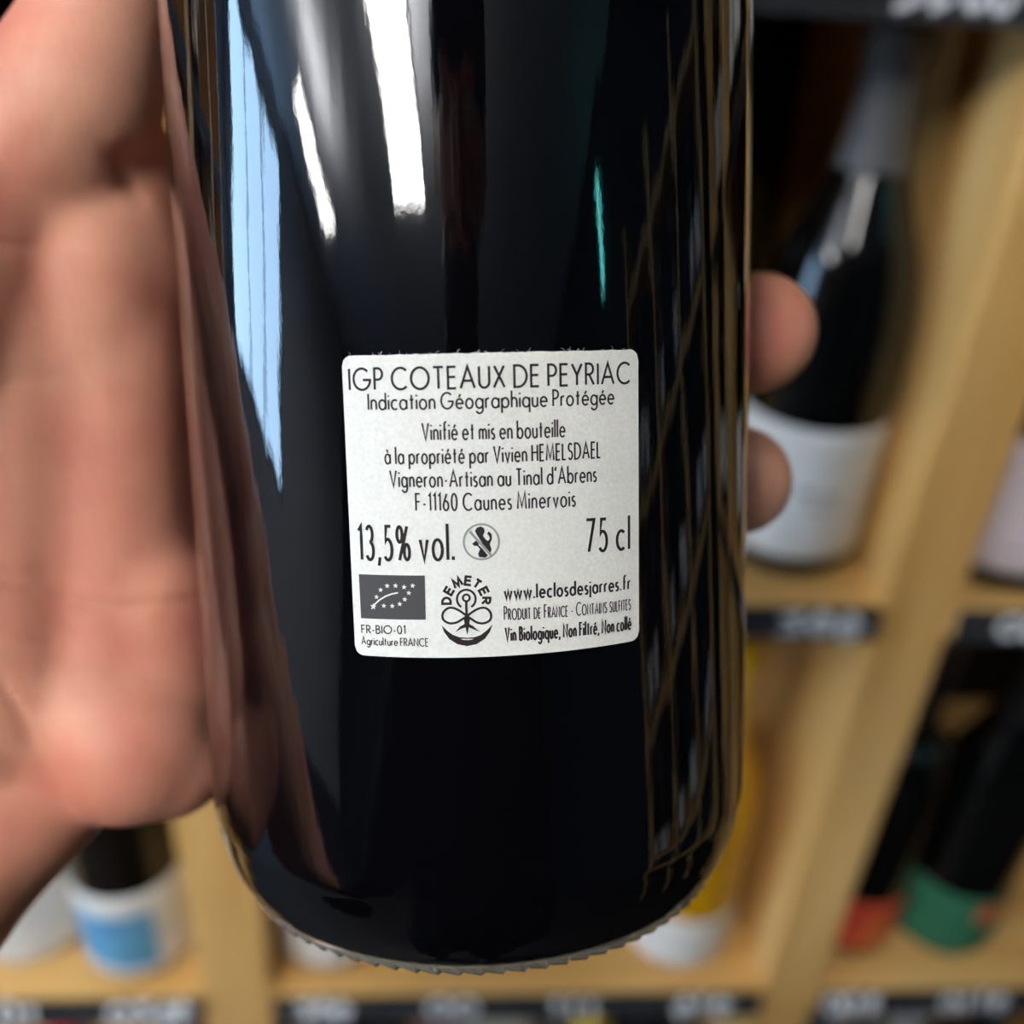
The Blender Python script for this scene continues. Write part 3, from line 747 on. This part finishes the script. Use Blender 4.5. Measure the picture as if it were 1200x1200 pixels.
# skin never reaches into the glass: it flattens against it
for v in hand_me.vertices:
    l = BI @ v.co; r = math.hypot(l.x, l.y)
    if 0 < l.z < .18 and r < R + .0001: v.co = LB(l.x * (R + .0001) / r, l.y * (R + .0001) / r, l.z)
person = empty('person', (-.03, -.46, 0))
tag(person, 'person in black jacket whose bare left hand grips the dark bottle from behind', 'person')
def pobj(name, me, m, parent=person):
    o = link(name, me, m, parent)
    if parent is person: o.location = -Vector(person.location)
    return o
hand = pobj('hand', hand_me, SKIN); hand['label'] = 'bare left hand wrapped round the bottle'
for nm, (ph, z, r) in tips.items():                               # nails on the outer side of the finger ends
    vs, fs = [], []
    for j in range(7):
        for i in range(7):
            s, t = (i / 6 - .5) * 2, (j / 6 - .5) * 2; w = math.sqrt(max(0, 1 - .55 * t ** 4))
            dp = math.degrees((t * .0058 - .0005) / (R + 2 * r)); q = s * .72 * w
            vs.append(around(ph - 9 + dp, R + r + r * 1.02 * math.cos(q) + .0001, z + r * 1.02 * math.sin(q)))
    for j in range(6):
        for i in range(6): k = j * 7 + i; fs.append((k, k + 1, k + 8, k + 7))
    link('fingernail', mesh('fingernail', vs, fs), NAIL, hand)
# body behind the camera
SH = V(-.03, -.39, 1.385)                                           # middle of the shoulders
bm = bmesh.new()
chain(bm, [(SH + V(-.16, 0, .0), .058), (SH + V(.16, 0, .0), .058)])
chain(bm, [(SH + V(0, 0, .03), .07), (SH + V(0, 0, -.12), .125), (SH + V(0, .0, -.34), .12), (SH + V(0, 0, -.52), .135)])
for s in (-1, 1):
    chain(bm, [(SH + V(.10 * s, .01, -.06), .085), (SH + V(.09 * s, 0, -.34), .075), (SH + V(.09 * s, 0, -.52), .09)])
chain(bm, [(SH + V(-.17, 0, -.01), .060), (elbow, .050), (elbow.lerp(fore, .75), .043)])                                     # left sleeve, reaching forward
chain(bm, [(SH + V(.17, 0, -.01), .060), (SH + V(.25, -.05, -.28), .050), (SH + V(.19, .07, -.46), .043), (SH + V(.13, .10, -.52), .045)])   # right arm, hand in the pocket
chain(bm, [(SH + V(0, -.01, .05), .070), (SH + V(0, .01, .12), .066)])
pobj('jacket', fuse('jacket', bm, .010, 6), CLOTH)
bm = bmesh.new()
for s in (-1, 1):
    chain(bm, [(SH + V(.085 * s, 0, -.50), .100), (SH + V(.10 * s, .01, -.90), .068), (SH + V(.11 * s, -.01, -1.30), .052)])
chain(bm, [(SH + V(-.06, 0, -.48), .11), (SH + V(.06, 0, -.48), .11)])
pobj('trousers', fuse('trousers', bm, .012, 5), DENIM)
for s in (-1, 1):
    bm = bmesh.new(); x, y = SH.x + .115 * s, SH.y
    chain(bm, [(V(x, y - .05, .045), .043), (V(x, y + .06, .042), .040), (V(x, y + .16, .034), .034)])
    for v in bm.verts: v.co.z = max(v.co.z, .0)
    chain(bm, [(V(x, y - .01, .05), .045), (V(x, y - .01, .10), .05)])
    pobj('shoe', fuse('shoe', bm, .008, 4), SHOE)
HD = SH + V(0, .055, .265)                                         # middle of the head, bent towards the bottle
bm = bmesh.new()
tilt = Matrix.Rotation(rad(-30), 3, 'X')
def hp(x, y, z): return HD + tilt @ V(x, y, z)
ellipsoid(bm, HD, .076, .096, .112, tilt)
ellipsoid(bm, hp(0, .03, -.055), .056, .062, .062, tilt)
chain(bm, [(hp(0, -.02, -.06), .055), (SH + V(0, 0, .03), .060)])
chain(bm, [(hp(0, .094, .012), .008), (hp(0, .112, -.022), .013), (hp(0, .100, -.030), .012)])
for s in (-1, 1):
    ellipsoid(bm, hp(.077 * s, -.006, -.005), .010, .020, .032, tilt)
    ellipsoid(bm, hp(.030 * s, .084, .030), .024, .012, .008, tilt)
    ellipsoid(bm, hp(.012 * s, .096, -.056), .016, .009, .006, tilt); ellipsoid(bm, hp(.010 * s, .093, -.068), .014, .009, .006, tilt)
head = pobj('head', fuse('head', bm, .005, 3), SKIN)
for s in (-1, 1):
    bm = bmesh.new(); ellipsoid(bm, hp(.030 * s, .083, .010) + V(0, 0, 0) - Vector((0, 0, 0)), .0125, .0125, .0125)
    e = link('eye', bm_mesh('eye', bm), mat('eye_white', srgb(225, 222, 216), .2), head)
bm = bmesh.new()
ellipsoid(bm, hp(0, -.022, .030), .086, .100, .102, tilt); ellipsoid(bm, hp(0, -.055, -.03), .076, .06, .07, tilt); ellipsoid(bm, hp(0, .045, .082), .070, .050, .036, tilt)
ellipsoid(bm, hp(0, .045, -.075), .060, .062, .050, tilt)  # beard, unseen, added to darken the face's reflection in the bottle
link('hair', fuse('hair', bm, .006, 4), HAIR, head)

bm = bmesh.new()                                                   # brimmed cap, unseen, added to keep light off the face
ellipsoid(bm, hp(0, -.012, .052), .092, .110, .088, tilt); ellipsoid(bm, hp(0, .105, .062), .070, .062, .010, tilt)
link('added_shade_cap', fuse('added_shade_cap', bm, .006, 3), CLOTH, head)
